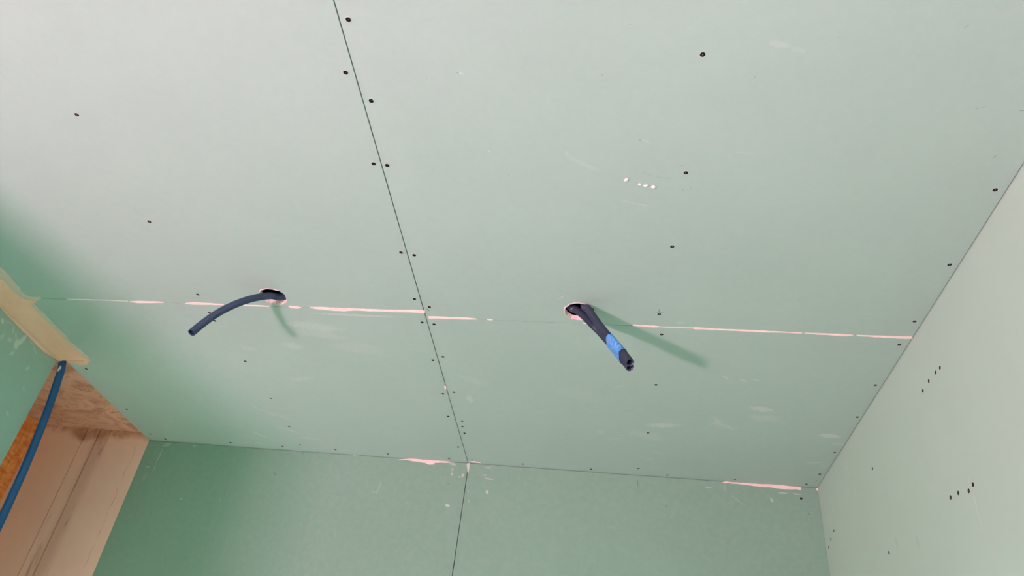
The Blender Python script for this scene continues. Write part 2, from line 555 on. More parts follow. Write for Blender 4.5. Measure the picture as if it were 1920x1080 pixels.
ceiling = tag(box('ceiling', (XW - 0.2, XR + 0.2, YB - 0.1, 2.75, 2.95, 3.05), M['cavity']), 'ceiling of grey-green plasterboards screwed up in two rows', None, 'structure')
wall_far = tag(boxes('wall_far', [(XL - 0.6, XR + 0.2, 2.5455, 2.75, 0, 2.95)], M['masonry']), 'far wall clad in two green plasterboards', None, 'structure')
wall_right = tag(box('wall_right', (XR + T, XR + 0.2, YB, 2.5455, 0, 2.95), M['masonry']), 'side wall clad in green plasterboard', None, 'structure')
w = WIN
wall_back = tag(box('wall_back', (XW - 0.2, XR + 0.2, YB - 0.1, YB, 0, 2.95), M['masonry']), 'wall behind the viewer', None, 'structure')
wall_left = tag(boxes('wall_left', [
    (XL - 0.16, XL - T, YW, NICHE_Y0 - 0.004, 0, 2.95),
    (XW, XL - 0.16, YW, YW + 0.12, 0, 2.95),
    (XW - w['t'], XW, YB, w['y0'], 0, 2.95),
    (XW - w['t'], XW, w['y1'], YW + 0.12, 0, 2.95),
    (XW - w['t'], XW, w['y0'], w['y1'], w['z1'], 2.95),
    (XW - w['t'], XW, w['y0'], w['y1'], 0, w['z0'])], M['board']), 'window-side wall of green plasterboard ending at the boarded opening', None, 'structure')

GAP = 0.0012
# ceiling boards (u = x, v = y, w down into the room)
def put_ceil(u, v, w_):
    return Vector((u, v, CEIL - w_))
def seam_left(x):                 # the cross joint on the window side runs a touch askew
    return 1.577 + (x - XS) * (1.594 - 1.577) / (-1.576 - XS)
def seam_right(x):
    return 1.601 + (x - XS) * (1.594 - 1.601) / (XR - XS)
def ragged_hole(cx, cy, rx, ry, seed):
    random.seed(seed)
    pts = []
    for k in range(56):
        a = 2 * math.pi * k / 56
        rr = 1 + 0.018 * math.sin(3 * a + seed) + random.uniform(-0.028, 0.028)
        pts.append((cx + rx * rr * math.cos(a), cy + ry * rr * math.sin(a)))
    return pts
HOLE1 = ragged_hole(-0.8535, 1.5375, 0.0345, 0.0345, 3)
HOLE2 = ragged_hole(-0.0605, 1.5470, 0.0375, 0.0365, 8)
TW, TD = 0.045, 0.0009
Y3 = -0.90
mats_c = [M['ceil_board'], M['gypsum']]
xs_l, xs_r = XS - GAP, XS + GAP
def ceil_board(x0, x1, ya0, ya1, yb0, yb1, hole=None, side=0):
    """corners: (x0, ya0) (x1, yb0) (x1, yb1) (x0, ya1); side +1: tapered edge at x1, -1: at x0"""
    if side > 0:
        poly = [(x0, ya0), (x1 - TW, yb0), (x1 - TW, yb1), (x0, ya1)]
        tp = [(1, TW, TD)]
    else:
        poly = [(x0 + TW, ya0), (x1, yb0), (x1, yb1), (x0 + TW, ya1)]
        tp = [(3, TW, TD)]
    return slab('plasterboard', poly, put_ceil, T, mats_c, ceiling, hole, tp)
cb_ul = ceil_board(XE, xs_l, Y3 + GAP, seam_left(XE) - GAP, Y3 + GAP, seam_left(XS) - GAP, HOLE1, 1)
cb_ur = ceil_board(xs_r, XR - 0.0022, Y3 + GAP, seam_right(XS) - GAP, Y3 + GAP, seam_right(XR) - GAP, HOLE2, -1)
cb_ll = ceil_board(XE, xs_l, seam_left(XE) + GAP, yf(XE) + 0.010, seam_left(XS) + GAP, yf(XS) + 0.010, None, 1)
cb_lr = ceil_board(xs_r, XR - 0.0022, seam_right(XS) + GAP, yf(XS) + 0.010, seam_right(XR) + GAP, yf(XR) + 0.010, None, -1)
ceil_board(XE, xs_l, YB, Y3 - GAP, YB, Y3 - GAP, None, 1)
ceil_board(xs_r, XR - 0.0022, YB, Y3 - GAP, YB, Y3 - GAP, None, -1)
slab('plasterboard', [(XW, YB), (XE - 0.002, YB), (XE - 0.002, YW), (XW, YW)], put_ceil, T, mats_c, ceiling)
# metal furring strips that close the joints from behind
box('furring_strip', (XS - 0.03, XS + 0.03, YB, 2.54, CEIL + 0.0045, CEIL + 0.006), M['joint'], ceiling).location.z = T - 0.0035 + 0.0
box('furring_strip', (XR - 0.035, XR + T, YB, 2.54, CEIL + T + 0.0005, CEIL + T + 0.002), M['joint'], ceiling)
box('furring_strip', (XE, -0.93, 1.603, 1.640, CEIL + T + 0.0005, CEIL + T + 0.002), M['joint'], ceiling)
box('furring_strip', (-0.79, -0.03 - 0.09, 1.5905, 1.640, CEIL + T + 0.0022, CEIL + T + 0.0037), M['joint'], ceiling)
box('furring_strip', (0.02, XR, 1.560, 1.640, CEIL + T + 0.0022, CEIL + T + 0.0037), M['joint'], ceiling)

# far wall boards (u = x, v = z, w towards the room)
def put_far(u, v, w_):
    return Vector((u, yf(u) - w_, v))
FAR_TOP = CEIL - 0.0018
XFS = -0.457
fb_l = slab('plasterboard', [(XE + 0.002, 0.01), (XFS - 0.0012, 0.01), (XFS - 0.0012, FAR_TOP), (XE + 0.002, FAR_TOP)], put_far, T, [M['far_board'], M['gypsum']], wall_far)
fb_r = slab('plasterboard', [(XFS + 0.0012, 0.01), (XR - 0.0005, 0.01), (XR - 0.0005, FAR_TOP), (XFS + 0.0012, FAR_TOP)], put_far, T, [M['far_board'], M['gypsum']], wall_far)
box('furring_strip', (XFS - 0.03, XFS + 0.03, yf(XFS) + T + 0.0005, yf(XFS) + T + 0.002, 0.01, 2.69), M['joint'], wall_far)

# side wall opposite the window: the board in view and the next one behind
def put_right(u, v, w_):
    return Vector((XR - w_, u, v))
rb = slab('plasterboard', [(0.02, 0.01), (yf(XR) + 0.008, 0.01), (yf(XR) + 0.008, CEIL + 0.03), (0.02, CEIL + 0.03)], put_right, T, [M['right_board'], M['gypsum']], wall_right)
slab('plasterboard', [(YB, 0.01), (0.018, 0.01), (0.018, CEIL + 0.03), (YB, CEIL + 0.03)], put_right, T, [M['board'], M['gypsum']], wall_right)

# window-side wall boards
def put_left(u, v, w_):
    return Vector((XL + w_, u, v))
lb = slab('plasterboard', [(YW, 0.01), (NICHE_Y0, 0.01), (NICHE_Y0, CEIL + 0.012), (YW, CEIL + 0.012)], put_left, T, [M['left_board'], M['gypsum']], wall_left)

# window behind the viewer, where the daylight comes in
x_o = XW - w['t']
window_2 = tag(boxes('window_2', [
    (x_o, x_o + 0.05, w['y0'], w['y0'] + 0.04, w['z0'], w['z1']),
    (x_o, x_o + 0.05, w['y1'] - 0.04, w['y1'], w['z0'], w['z1']),
    (x_o, x_o + 0.05, w['y0'] + 0.04, w['y1'] - 0.04, w['z1'] - 0.04, w['z1']),
    (x_o, x_o + 0.05, w['y0'] + 0.04, w['y1'] - 0.04, w['z0'], w['z0'] + 0.04)], M['frame']), 'window frame behind the viewer that lets the daylight in', None, 'structure')

# the boarded-up window opening at the far corner
LINT_Z = CEIL + 0.030
window_1 = tag(boxes('window_1', [(NICHE_X - 0.08, NICHE_X - 0.02, NICHE_Y0 - 0.1, 2.60, NW['z1'], 2.95), (NICHE_X - 0.08, NICHE_X - 0.02, NICHE_Y0 - 0.1, 2.60, 0, NW['z0']),
                        (NICHE_X - 0.08, NICHE_X - 0.02, NICHE_Y0 - 0.1, NW['y0'], NW['z0'], NW['z1']), (NICHE_X - 0.08, NICHE_X - 0.02, NW['y1'], 2.60, NW['z0'], NW['z1'])], M['masonry']), 'window opening, boarded at the top, with a pink plaster reveal beside the far wall', None, 'structure')
box('lintel_board', (NICHE_X, XE + 0.03, NICHE_Y0 - 0.05, 2.5455, LINT_Z, LINT_Z + 0.018), M['lintel'], window_1)
tag(box('infill_board', (NICHE_X - 0.02, NICHE_X, NICHE_Y0 - 0.1, 2.5455, NW['z1'], LINT_Z), M['osb'], window_1), 'orange strand board closing the opening')
box('infill_board', (NICHE_X - 0.02, NICHE_X, NICHE_Y0 - 0.1, 2.5455, 0, NW['z0']), M['osb'], window_1)
box('near_jamb', (NICHE_X, XL - T - 0.001, NICHE_Y0 - 0.1, NICHE_Y0 - 0.004, 0, LINT_Z), M['masonry'], window_1)
# reveal plaster in three upright strips with two open slots between them
def jamb_strip(x0, x1, wob0, wob1, seed):
    random.seed(seed)
    N = 70
    V, Fc = [], []
    zs = [LINT_Z * k / N for k in range(N + 1)]
    for z in zs:
        a = x0 + (noise.noise(Vector((z * 23, seed, 0))) * 1.2 + noise.noise(Vector((z * 80, seed, 4))) * 0.8) * wob0
        b = x1 + (noise.noise(Vector((z * 23, seed, 9))) * 1.2 + noise.noise(Vector((z * 80, seed, 7))) * 0.8) * wob1
        V += [(a, yf(a), z), (b, yf(b), z), (b, 2.540, z), (a, 2.540, z)]
    for k in range(N):
        o = 4 * k
        for i in range(4):
            j = (i + 1) % 4
            Fc.append((o + i, o + j, o + 4 + j, o + 4 + i))
    Fc += [(0, 1, 2, 3), (4 * N, 4 * N + 1, 4 * N + 2, 4 * N + 3)]
    return new_obj('reveal_plaster', V, Fc, [M['jamb']], None, window_1)
jamb_strip(NICHE_X, -1.9345, 0, 0.0003, 1)
jamb_strip(-1.9305, -1.8815, 0.0003, 0.0009, 2)
jamb_strip(-1.8765, XE + 0.0015, 0.0012, 0, 3)
box('slot_back', (-1.95, -1.86, 2.5350, 2.5400, 0, LINT_Z - 0.01), M['cavity'], window_1)

# ------------------------------------------------------------------ exposed plaster, putty
def ceil_strip(rows, seed, parent, mat='gypsum', rough=0.0007):
    """rows: (x, y_top, y_bottom) pixels along a joint"""
    pts = [on_ceil(x, a) for x, a, b in rows] + [on_ceil(x, b) for x, a, b in reversed(rows)]
    return patch('exposed_plaster', pts, (0, 0, -1), M[mat], parent, 0.0007, seed, rough)
ceil_strip([(541, 573.6, 574.4), (546, 573, 577.6), (558, 574, 578.4), (565, 576, 577)], 1, cb_ul)
ceil_strip([(581, 575.3, 576.3), (590, 575.2, 578.6), (620, 576.5, 582), (645, 577.5, 583.5), (665, 578.4, 582), (700, 579.6, 583.4), (740, 580.6, 584.6), (770, 581.3, 585.2), (796.6, 582, 587.2)], 2, cb_ll)
ceil_strip([(244, 565, 566), (258, 564.2, 567.8), (290, 565.2, 568), (307, 566.2, 567.4)], 3, cb_ul)
ceil_strip([(348, 568, 569), (362, 567.3, 570.6), (375, 567.6, 570.8), (396, 568.6, 571.2), (420, 570.4, 572)], 4, cb_ul)
ceil_strip([(455, 571.4, 572.4), (480, 571.8, 574.2), (505, 573.2, 575)], 5, cb_ul)
ceil_strip([(126, 560, 561.4), (140, 560, 562), (160, 561, 562.6), (200, 562, 563.6), (240, 564, 565.2)], 6, cb_ul, 'gypsum_pale')
ceil_strip([(803.5, 593.4, 597.4), (825, 593.6, 597), (850, 594.8, 598), (880, 595.8, 598.6), (893, 597.4, 598.6)], 7, cb_lr)
ceil_strip([(913, 598, 599.4), (919, 597.8, 600.4), (924, 598.6, 599.8)], 17, cb_lr)
ceil_strip([(1092, 605.4, 606), (1102, 605.2, 607.6)], 8, cb_lr)
ceil_strip([(1186, 608.6, 610), (1205, 609.4, 612.4), (1216, 610, 613), (1235, 611.6, 613.4)], 9, cb_lr)
ceil_strip([(1235, 611.8, 613.4), (1260, 612.4, 614.6), (1300, 613.6, 615.6)], 19, cb_lr, 'gypsum_pale')
ceil_strip([(1300, 613.4, 616.4), (1330, 615.4, 618), (1370, 617.4, 619.8), (1410, 618.8, 621.6), (1440, 620.4, 622.8), (1480, 622.4, 624.2), (1504, 623.6, 625)], 10, cb_lr)
ceil_strip([(1508, 623.8, 625.2), (1545, 625, 627.6), (1585, 626.4, 629.6), (1600, 628, 629)], 11, cb_lr)
ceil_strip([(1606, 627.8, 629.4), (1640, 629.2, 631.8), (1675, 630.2, 633.8), (1700, 630.8, 634.8), (1711, 630.6, 635)], 12, cb_lr)
patch('exposed_plaster', [on_ceil(x, y) for x, y in ((832.5, 724), (836, 722.6), (837.5, 729), (834, 730.5))], (0, 0, -1), M['gypsum'], cb_ll, 0.0007, 20)
# torn lips around the two conduit holes
def lip(hole, k0, k1, wide, seed, parent):
    cx = sum(u for u, v in hole) / len(hole)
    cy = sum(v for u, v in hole) / len(hole)
    random.seed(seed)
    inn, out = [], []
    n_ = k1 - k0
    for i in range(n_ + 1):
        u, v = hole[(k0 + i) % len(hole)]
        s = max(0.0, math.sin(math.pi * i / n_)) ** 0.6
        g = 1 + (wide * s * random.uniform(0.6, 1.3)) / 0.036
        inn.append(Vector((cx + (u - cx) * 1.003, cy + (v - cy) * 1.003, CEIL)))
        out.append(Vector((cx + (u - cx) * (g + 0.004), cy + (v - cy) * (g + 0.004), CEIL)))
    V = [p + Vector((0, 0, -0.0008)) for p in inn] + [p + Vector((0, 0, -0.0002)) for p in out] + [p + Vector((0, 0, 0.0004)) for p in out] + [p + Vector((0, 0, 0.0004)) for p in inn]
    q = n_ + 1
    Fc = []
    for i in range(n_):
        for a, b in ((0, 1), (1, 2), (2, 3), (3, 0)):
            Fc.append((a * q + i, a * q + i + 1, b * q + i + 1, b * q + i))
    Fc += [(0, q, 2 * q, 3 * q), (n_, q + n_, 2 * q + n_, 3 * q + n_)]
    return new_obj('torn_lip', V, Fc, [M['gypsum']], None, parent)
lip(HOLE1, 0, 12, 0.0022, 1, cb_ul)
lip(HOLE1, 22, 48, 0.0026, 2, cb_ul)
lip(HOLE2, 20, 52, 0.0022, 3, cb_ur)

FAR_N = (0.0, -1.0, 0.0)
def far_patch(px, ox, oy, sc, parent, seed, mat='gypsum'):
    pts = [on_far(ox + x / sc, oy + y / sc) for x, y in px]
    for p in pts:
        p.z = min(p.z, CEIL - 0.0004)
    return patch('exposed_plaster', pts, FAR_N, M[mat], parent, 0.0012, seed, 0.0008)
far_patch([(285, 494), (400, 476), (560, 480), (690, 488), (800, 506), (868, 516), (855, 528), (760, 522), (692, 528), (680, 545), (620, 545), (585, 528), (500, 518), (430, 506), (380, 492)], 700, 780, 6, fb_l, 31)
far_patch([(80, 750), (120, 737), (165, 742), (330, 752), (620, 768), (760, 780), (900, 792), (970, 800), (972, 832), (920, 822), (860, 824), (780, 826), (700, 815), (620, 800), (540, 795), (440, 786), (330, 772), (160, 755)], 1340, 780, 6, fb_r, 32)
far_patch([(1050, 545), (1062, 525), (1090, 525), (1082, 575), (1071, 640), (1058, 640)], 700, 780, 6, fb_l, 33, 'gypsum_pale')
far_patch([(1138, 815), (1158, 812), (1170, 840), (1176, 884), (1170, 886), (1160, 842), (1140, 836)], 1340, 780, 6, fb_r, 34)
patch('exposed_plaster', [on_ceil(x, y) for x, y in ((880, 866.2), (886, 864.6), (900, 867), (902, 868.4))], (0, 0, -1), M['gypsum'], cb_lr, 0.0007, 36)

# putty bedded along the corner of ceiling and window-side wall
def putty_fillet():
    top_px = [(-60, 460), (-30, 490), (0, 520), (10, 530), (21, 541), (32, 551), (42, 559), (52, 563), (64, 560), (75, 559.5), (70, 566), (60, 573), (73, 587), (88, 602), (102, 616), (112, 627), (123, 637), (134, 648), (146, 659), (158, 669), (168, 677), (164, 683), (152, 683), (140, 680), (128, 677.5)]
    low_px = [(-60, 520), (-30, 548), (0, 577), (12, 590), (21, 600), (38, 617), (52, 631), (66, 645), (74, 653), (80, 659), (90, 665), (103, 673)]
    rim = []
    random.seed(5)
    top = [on_ceil(x, y) for x, y in top_px]
    for p in top:
        rim.append(p)
    low = [on_left(x, y) for x, y in low_px]
    # band between the two outlines through the corner, resampled along y
    y0, y1 = top[0].y, NICHE_Y0 - 0.001
    N = 90
    def interp(pts, y, comp):
        for a, b in zip(pts, pts[1:]):
            if min(a.y, b.y) <= y <= max(a.y, b.y) and abs(b.y - a.y) > 1e-6:
                t_ = (y - a.y) / (b.y - a.y)
                return a.lerp(b, t_)[comp]
        return pts[-1][comp] if y > pts[-1].y else pts[0][comp]
    V, Fc = [], []
    K = 9
    for i in range(N + 1):
        y = y0 + (y1 - y0) * i / N
        xt = interp(top, y, 0) + 0.0025 * noise.noise(Vector((y * 60, 1, 1)))
        zl = min(interp(low, y, 2) + 0.003 * noise.noise(Vector((y * 70, 5, 2))), CEIL - 0.004)
        rowp = []
        hb = 0.0035
        rowp.append((xt, y, CEIL - 0.0001))
        rowp.append((xt - 0.006, y, CEIL - 0.0012))
        rowp.append(((xt + XL) / 2 + 0.01, y, CEIL - hb * (0.8 + 0.3 * noise.noise(Vector((y * 20, 3, 3))))))
        rowp.append((XL + 0.022, y, CEIL - 0.0045))
        rowp.append((XL + 0.010, y, CEIL - 0.0085))
        rowp.append((XL + 0.005, y, CEIL - 0.016 if zl < CEIL - 0.02 else (CEIL + zl) / 2))
        rowp.append((XL + 0.003, y, zl + 0.004 if zl < CEIL - 0.024 else zl + 0.001))
        rowp.append((XL + 0.0002, y, zl))
        rowp.append((XL - 0.002, y, CEIL + 0.006))
        V += rowp
    for i in range(N):
        for k in range(K - 1):
            a = i * K + k
            Fc.append((a, a + 1, a + K + 1, a + K))
        Fc.append((i * K + K - 1, i * K, (i + 1) * K, (i + 1) * K + K - 1))
    Fc += [tuple(range(K)), tuple(N * K + k for k in range(K))]
    o = new_obj('joint_putty', V, Fc, [M['putty']], None, ceiling, True)
    # the tongue that runs on past the wall's end, on the ceiling only
    patch('joint_putty', [on_ceil(x, y) for x, y in ((118, 633), (134, 648), (146, 659), (158, 669), (168, 677), (165, 683), (152, 684), (140, 681), (127, 678), (112, 664))], (0, 0, -1), M['putty'], ceiling, 0.0016, 44, 0.001)
    # feathered skim along the outer rim and the spur along the cross joint
    patch('joint_putty', [on_ceil(x, y) for x, y in ((-60, 440), (-30, 468), (-2, 499), (12, 511), (24, 524), (34, 537), (46, 552), (60, 557), (76, 556), (78, 559), (68, 564), (64, 571), (80, 585), (98, 603), (107, 613), (122, 626), (131, 639), (150, 655), (164, 667), (171, 676), (165, 680), (118, 640), (96, 618), (80, 603), (60, 586), (45, 566), (30, 560), (-2, 530), (-60, 470))], (0, 0, -1), M['putty_thin'], ceiling, 0.0006, 45, 0.0016)
    return o
putty_fillet()

# ------------------------------------------------------------------ screws
def screw_mesh():
    V, Fc, Fm = [], [], []
    N = 20
    rings = [(0.0055, -0.0001), (0.0052, 0.0003), (0.0047, 0.0003), (0.0045, -0.0002)]
    base = []
    for r, z in rings:
        base.append(len(V))
        for k in range(N):
            a = 2 * math.pi * k / N
            j = 1 + (0.05 * math.sin(5 * a + 1) if r > 0.0045 else 0)
            V.append((r * j * math.cos(a), r * j * math.sin(a), z))
    for i in range(len(rings) - 1):
        for k in range(N):
            Fc.append((base[i] + k, base[i] + (k + 1) % N, base[i + 1] + (k + 1) % N, base[i + 1] + k)); Fm.append(1)
    # bugle head, dished, with a cross recess
    b0 = len(V)
    for k in range(N):
        a = 2 * math.pi * k / N
        V.append((0.0047 * math.cos(a), 0.0047 * math.sin(a), 0.0002))
    b1 = len(V)
    for k in range(N):
        a = 2 * math.pi * k / N
        V.append((0.0038 * math.cos(a), 0.0038 * math.sin(a), 0.0005))
    b2 = len(V)
    for k in range(N):
        a = 2 * math.pi * k / N
        r = 0.0022 if k % 5 == 0 else 0.0010
        V.append((r * math.cos(a), r * math.sin(a), 0.0005))
    b3 = len(V)
    for k in range(N):
        a = 2 * math.pi * k / N
        r = 0.0015 if k % 5 == 0 else 0.0006
        V.append((r * math.cos(a), r * math.sin(a), -0.0012))
    for p, q in ((b0, b1), (b1, b2), (b2, b3)):
        for k in range(N):
            Fc.append((p + k, p + (k + 1) % N, q + (k + 1) % N, q + k)); Fm.append(0)
    Fc.append(tuple(b3 + k for k in range(N))); Fm.append(0)
    me = bpy.data.meshes.new('screw')
    me.from_pydata(V, [], Fc)
    me.materials.append(M['screw'])
    me.materials.append(M['torn'])
    for p, i in zip(me.polygons, Fm):
        p.material_index = i
    bm = bmesh.new(); bm.from_mesh(me)
    bmesh.ops.recalc_face_normals(bm, faces=bm.faces)
    bm.to_mesh(me); bm.free()
    return me
SCREW = screw_mesh()
random.seed(11)
def screw(loc, rot, parent):
    o = bpy.data.objects.new('screw', SCREW)
    COL.objects.link(o)
    o.parent = parent
    o.location = loc
    o.rotation_mode = 'QUATERNION'
    nrm = Vector(rot)
    q = Vector((0, 0, 1)).rotation_difference(nrm)
    tilt = Vector((random.uniform(-.05, .05), random.uniform(-.05, .05), 0))
    o.rotation_quaternion = q @ tilt.to_track_quat('Z', 'Y') if False else q
    return o
DN = (0, 0, -1)
for px in ((144, 215), (280, 415.5), (371, 552), (648, 136), (700.5, 307), (752, 473.5), (777, 560.5)):
    screw(on_ceil(*px), DN, cb_ul)
for px in ((653, 36.5), (696, 189), (726, 310), (776.5, 478.5), (805, 575.5), (1317.5, 102), (1286, 324), (1260.5, 462), (1236, 589), (1715, 602.5), (1780.5, 496.5), (1866, 356)):
    screw(on_ceil(*px), DN, cb_ur)
for px in ((393, 586), (403, 601.5), (460, 677.5), (507.5, 746.5), (542, 799.5), (791.5, 604.5), (811.5, 675.5), (830.5, 738.5), (840.5, 780.5), (859, 838), (842, 859.5),
           (161.5, 691.5), (237.5, 767.5), (281.5, 813.5), (310, 823), (432.5, 829.5), (530, 837), (563, 834), (629, 843), (727, 851)):
    screw(on_ceil(*px), DN, cb_ll)
for px in ((814, 608), (830.5, 669), (851, 735.5), (866.5, 789.5), (867, 799.5), (871, 812), (885.5, 862.5), (980, 870), (1108, 879.5), (1197, 878), (1251.5, 890.5),
           (1378, 898.5), (1512, 907.5), (1537, 889), (1565, 848.5), (1607.5, 782), (1641.5, 722), (1686, 646.5), (1240.5, 627), (1230, 721.5), (1215, 811.5)):
    screw(on_ceil(*px), DN, cb_lr)
for px in ((1762.5, 689.5), (1754.5, 698.5), (1741.5, 714.5), (1730.5, 733), (1636, 878.5), (1824.5, 908.5), (1816.5, 920.5), (1797, 924.5), (1782.5, 932.5), (1667, 1036.5), (1563.5, 995), (1558, 1011), (1554, 1026)):
    screw(on_right(*px), (-1, 0, 0), rb)
screw(on_far(1502, 934.5), (0, -1, 0), fb_r)

# ------------------------------------------------------------------ conduits
def spline(pts, step):
    """Catmull-Rom through pts, resampled at an even step."""
    P = [pts[0] * 2 - pts[1]] + list(pts) + [pts[-1] * 2 - pts[-2]]
    dense = []
    for i in range(1, len(P) - 2):
        for k in range(40):
            t_ = k / 40
            a, b, c, d = P[i - 1], P[i], P[i + 1], P[i + 2]
            dense.append(0.5 * ((2 * b) + (c - a) * t_ + (2 * a - 5 * b + 4 * c - d) * t_ * t_ + (3 * b - a - 3 * c + d) * t_ ** 3))
    dense.append(P[-2])
    out = [dense[0]]
    acc = 0.0
    for a, b in zip(dense, dense[1:]):
        L = (b - a).length
        while acc + L >= step:
            r = (step - acc) / L
            a = a.lerp(b, r)
            out.append(a.copy())
            L = (b - a).length
            acc = 0.0
        acc += L
    return out

def frames(path):
    fr = []
    up = None
    for i in range(len(path)):
        d = (path[min(i + 1, len(path) - 1)] - path[max(i - 1, 0)]).normalized()
        if up is None:
            up = d.orthogonal().normalized()
        up = (up - d * up.dot(d)).normalized()
        fr.append((d, up.copy(), d.cross(up)))
    return fr

def conduit(name, pts, rad, pitch, amp, mat, mouth=0.05, amp_fn=None):
    """Corrugated tube along pts, open at its last end; rings: four to a rib."""
    path = spline(pts, pitch / 4)
    fr = frames(path)
    N = 20
    V, Fc = [], []
    prof = (0.15, 1.0, 0.85, 0.0)
    n = len(path)
    total = n
    for i, (p, (d, a, b)) in enumerate(zip(path, fr)):
        k = amp_fn(i / n) if amp_fn else 1.0
        r = rad - amp * k * (1 - prof[i % 4])
        for s in range(N):
            th = 2 * math.pi * s / N
            V.append(p + (a * math.cos(th) + b * math.sin(th)) * r)
    for i in range(n - 1):
        for s in range(N):
            Fc.append((i * N + s, i * N + (s + 1) % N, (i + 1) * N + (s + 1) % N, (i + 1) * N + s))
    # cut lip and bore
    last = (n - 1) * N
    prev = last
    bore_n = min(n - 2, int(mouth / (pitch / 4)))
    for k in range(0, bore_n, 2):
        i = n - 1 - k
        p, (d, a, b) = path[i], fr[i]
        r = rad - amp - 0.0012 if k else rad - 0.0016
        st = len(V)
        for s in range(N):
            th = 2 * math.pi * s / N
            V.append(p + (a * math.cos(th) + b * math.sin(th)) * r)
        for s in range(N):
            Fc.append((prev + s, prev + (s + 1) % N, st + (s + 1) % N, st + s))
        prev = st
    Fc.append(tuple(prev + s for s in range(N)))
    return new_obj(name, V, Fc, [mat], None, None, False)

def drop(x, y, d):
    """point on the pixel's ray that hangs d metres below the ceiling"""
    return on_ceil(x, y, CEIL - d)

# single conduit that leaves the hole nearer the window and bends down towards it
p1 = [Vector((-0.60, 1.60, 2.83)), Vector((-0.72, 1.585, 2.765)), Vector((-0.795, 1.560, 2.726)),
      drop(525.5, 556, -0.004), drop(505.5, 554.6, 0.014), drop(476, 559, 0.043), drop(447, 568.2, 0.074),
      drop(418, 581.5, 0.107), drop(396, 595, 0.136), drop(374, 611.5, 0.169), drop(358.5, 624.5, 0.195)]
tag(conduit('corrugated_conduit', p1, 0.0092, 0.0034, 0.0012, M['conduit'], 0.05, lambda t_: 1.0 if t_ < 0.62 else 0.55),
    'single navy corrugated conduit bending from its ceiling hole towards the window side', 'conduit', None, 'conduits left hanging for the electrician')

# the taped pair
D2 = 0.150
pA = [Vector((-0.010, 1.40, 2.86)), Vector((-0.022, 1.465, 2.775)), drop(1096, 568.5, -0.010), drop(1103, 580, 0.018), drop(1112, 593.5, 0.048), drop(1126, 613, 0.088),
      drop(1140, 630, 0.122), drop(1155, 648, 0.157), drop(1170, 665.5, 0.190), drop(1181.5, 680, 0.218)]
RAD2 = 0.0096
pathA = spline(pA, 0.002)
pB = [Vector((-0.20, 1.50, 2.83)), Vector((-0.135, 1.520, 2.765)), drop(1069, 574.5, -0.016), drop(1079, 580, 0.000), drop(1090, 588, 0.016), drop(1102, 599, 0.038), drop(1114, 611.5, 0.062)]
def behind(q, px, py, gap=0.0178):
    """the spot on the ray of (px, py) that lies one conduit width beyond point q as seen along the ray"""
    d = ray(px, py).normalized()
    t_ = (q - EYE).dot(d)
    off = ((EYE + d * t_) - q).length
    return EYE + d * (t_ + math.sqrt(max(0.0, gap * gap - off * off)))
pB += [behind(pA[5].lerp(pA[6], 0.1), 1123.5, 620.5, 0.0202), behind(pA[6], 1136, 634, 0.0198), behind(pA[7], 1151.5, 652, 0.0196), behind(pA[8], 1167, 671, 0.0196)]
_off = behind(pA[9], 1179.5, 686.5, 0.0198) - pA[9]
pB.append(pA[9] + _off + (pA[9] - pA[8]).normalized() * 0.006)
tag(conduit('corrugated_conduit', pA, RAD2, 0.0035, 0.0019, M['conduit_black'], 0.05),
    'dark corrugated conduit of the taped pair, the one nearer the pale side wall', 'conduit', None, 'conduits left hanging for the electrician')
tag(conduit('corrugated_conduit', pB, RAD2, 0.0035, 0.0019, M['conduit_black'], 0.05),
    'dark corrugated conduit of the taped pair, the one nearer the window side', 'conduit', None, 'conduits left hanging for the electrician')

def tape_wrap():
    A = [pA[6].lerp(pA[7], 0.32), pA[7], pA[8].lerp(pA[7], 0.14)]
    # centre lines of both conduits over the wrapped length
    sa = spline(pA, 0.002)
    sb = spline(pB, 0.002)
    def nearest(path, q):
        return min(path, key=lambda c: (c - q).length)
    q0 = pA[6].lerp(pA[7], 0.30)
    q1 = pA[8].lerp(pA[7], 0.12)
    i0 = min(range(len(sa)), key=lambda i: (sa[i] - q0).length)
    i1 = min(range(len(sa)), key=lambda i: (sa[i] - q1).length)
    rows = []
    n_ = 26
    for k in range(n_ + 1):
        f = i0 + (i1 - i0) * k / n_
        a = sa[int(f)].lerp(sa[min(int(f) + 1, len(sa) - 1)], f - int(f))
        rows.append((a, nearest(sb, a)))
    V, Fc = [], []
    N = 40
    for k, (a, b) in enumerate(rows):
        kk = min(max(k, 1), n_ - 1)
        d = (rows[kk + 1][0] - rows[kk - 1][0]).normalized()
        e = (b - a)
        e = (e - d * e.dot(d))
        gap = e.length
        e.normalize()
        g = d.cross(e)
        r = RAD2 + 0.0009
        # slanted rims: the wrap's ends are not square to the conduits
        for s in range(N):
            th = 2 * math.pi * s / N
            c, sn = math.cos(th), math.sin(th)
            centre = a + e * (gap * 0.5)
            ext = gap * 0.5 * (1 if c > 0 else -1) * min(1, abs(c) * 3)
            wr = 0.0007 * noise.noise(Vector((k * 0.30 + s * 0.25, s * 0.5, 2.0))) + 0.0004 * noise.noise(Vector((k * 0.9, s * 0.4, 7.0)))
            skew = d * (0.004 * c)
            V.append(centre + e * (ext + r * c) + g * (sn * (r + wr)) + e * c * wr + skew)
    for k in range(n_):
        for s in range(N):
            Fc.append((k * N + s, k * N + (s + 1) % N, (k + 1) * N + (s + 1) % N, (k + 1) * N + s))
    o = new_obj('masking_tape', V, Fc, [M['tape']], None, None, True)
    return tag(o, 'light blue masking tape wrapped around the pair of dark conduits', 'tape')
tape_wrap()

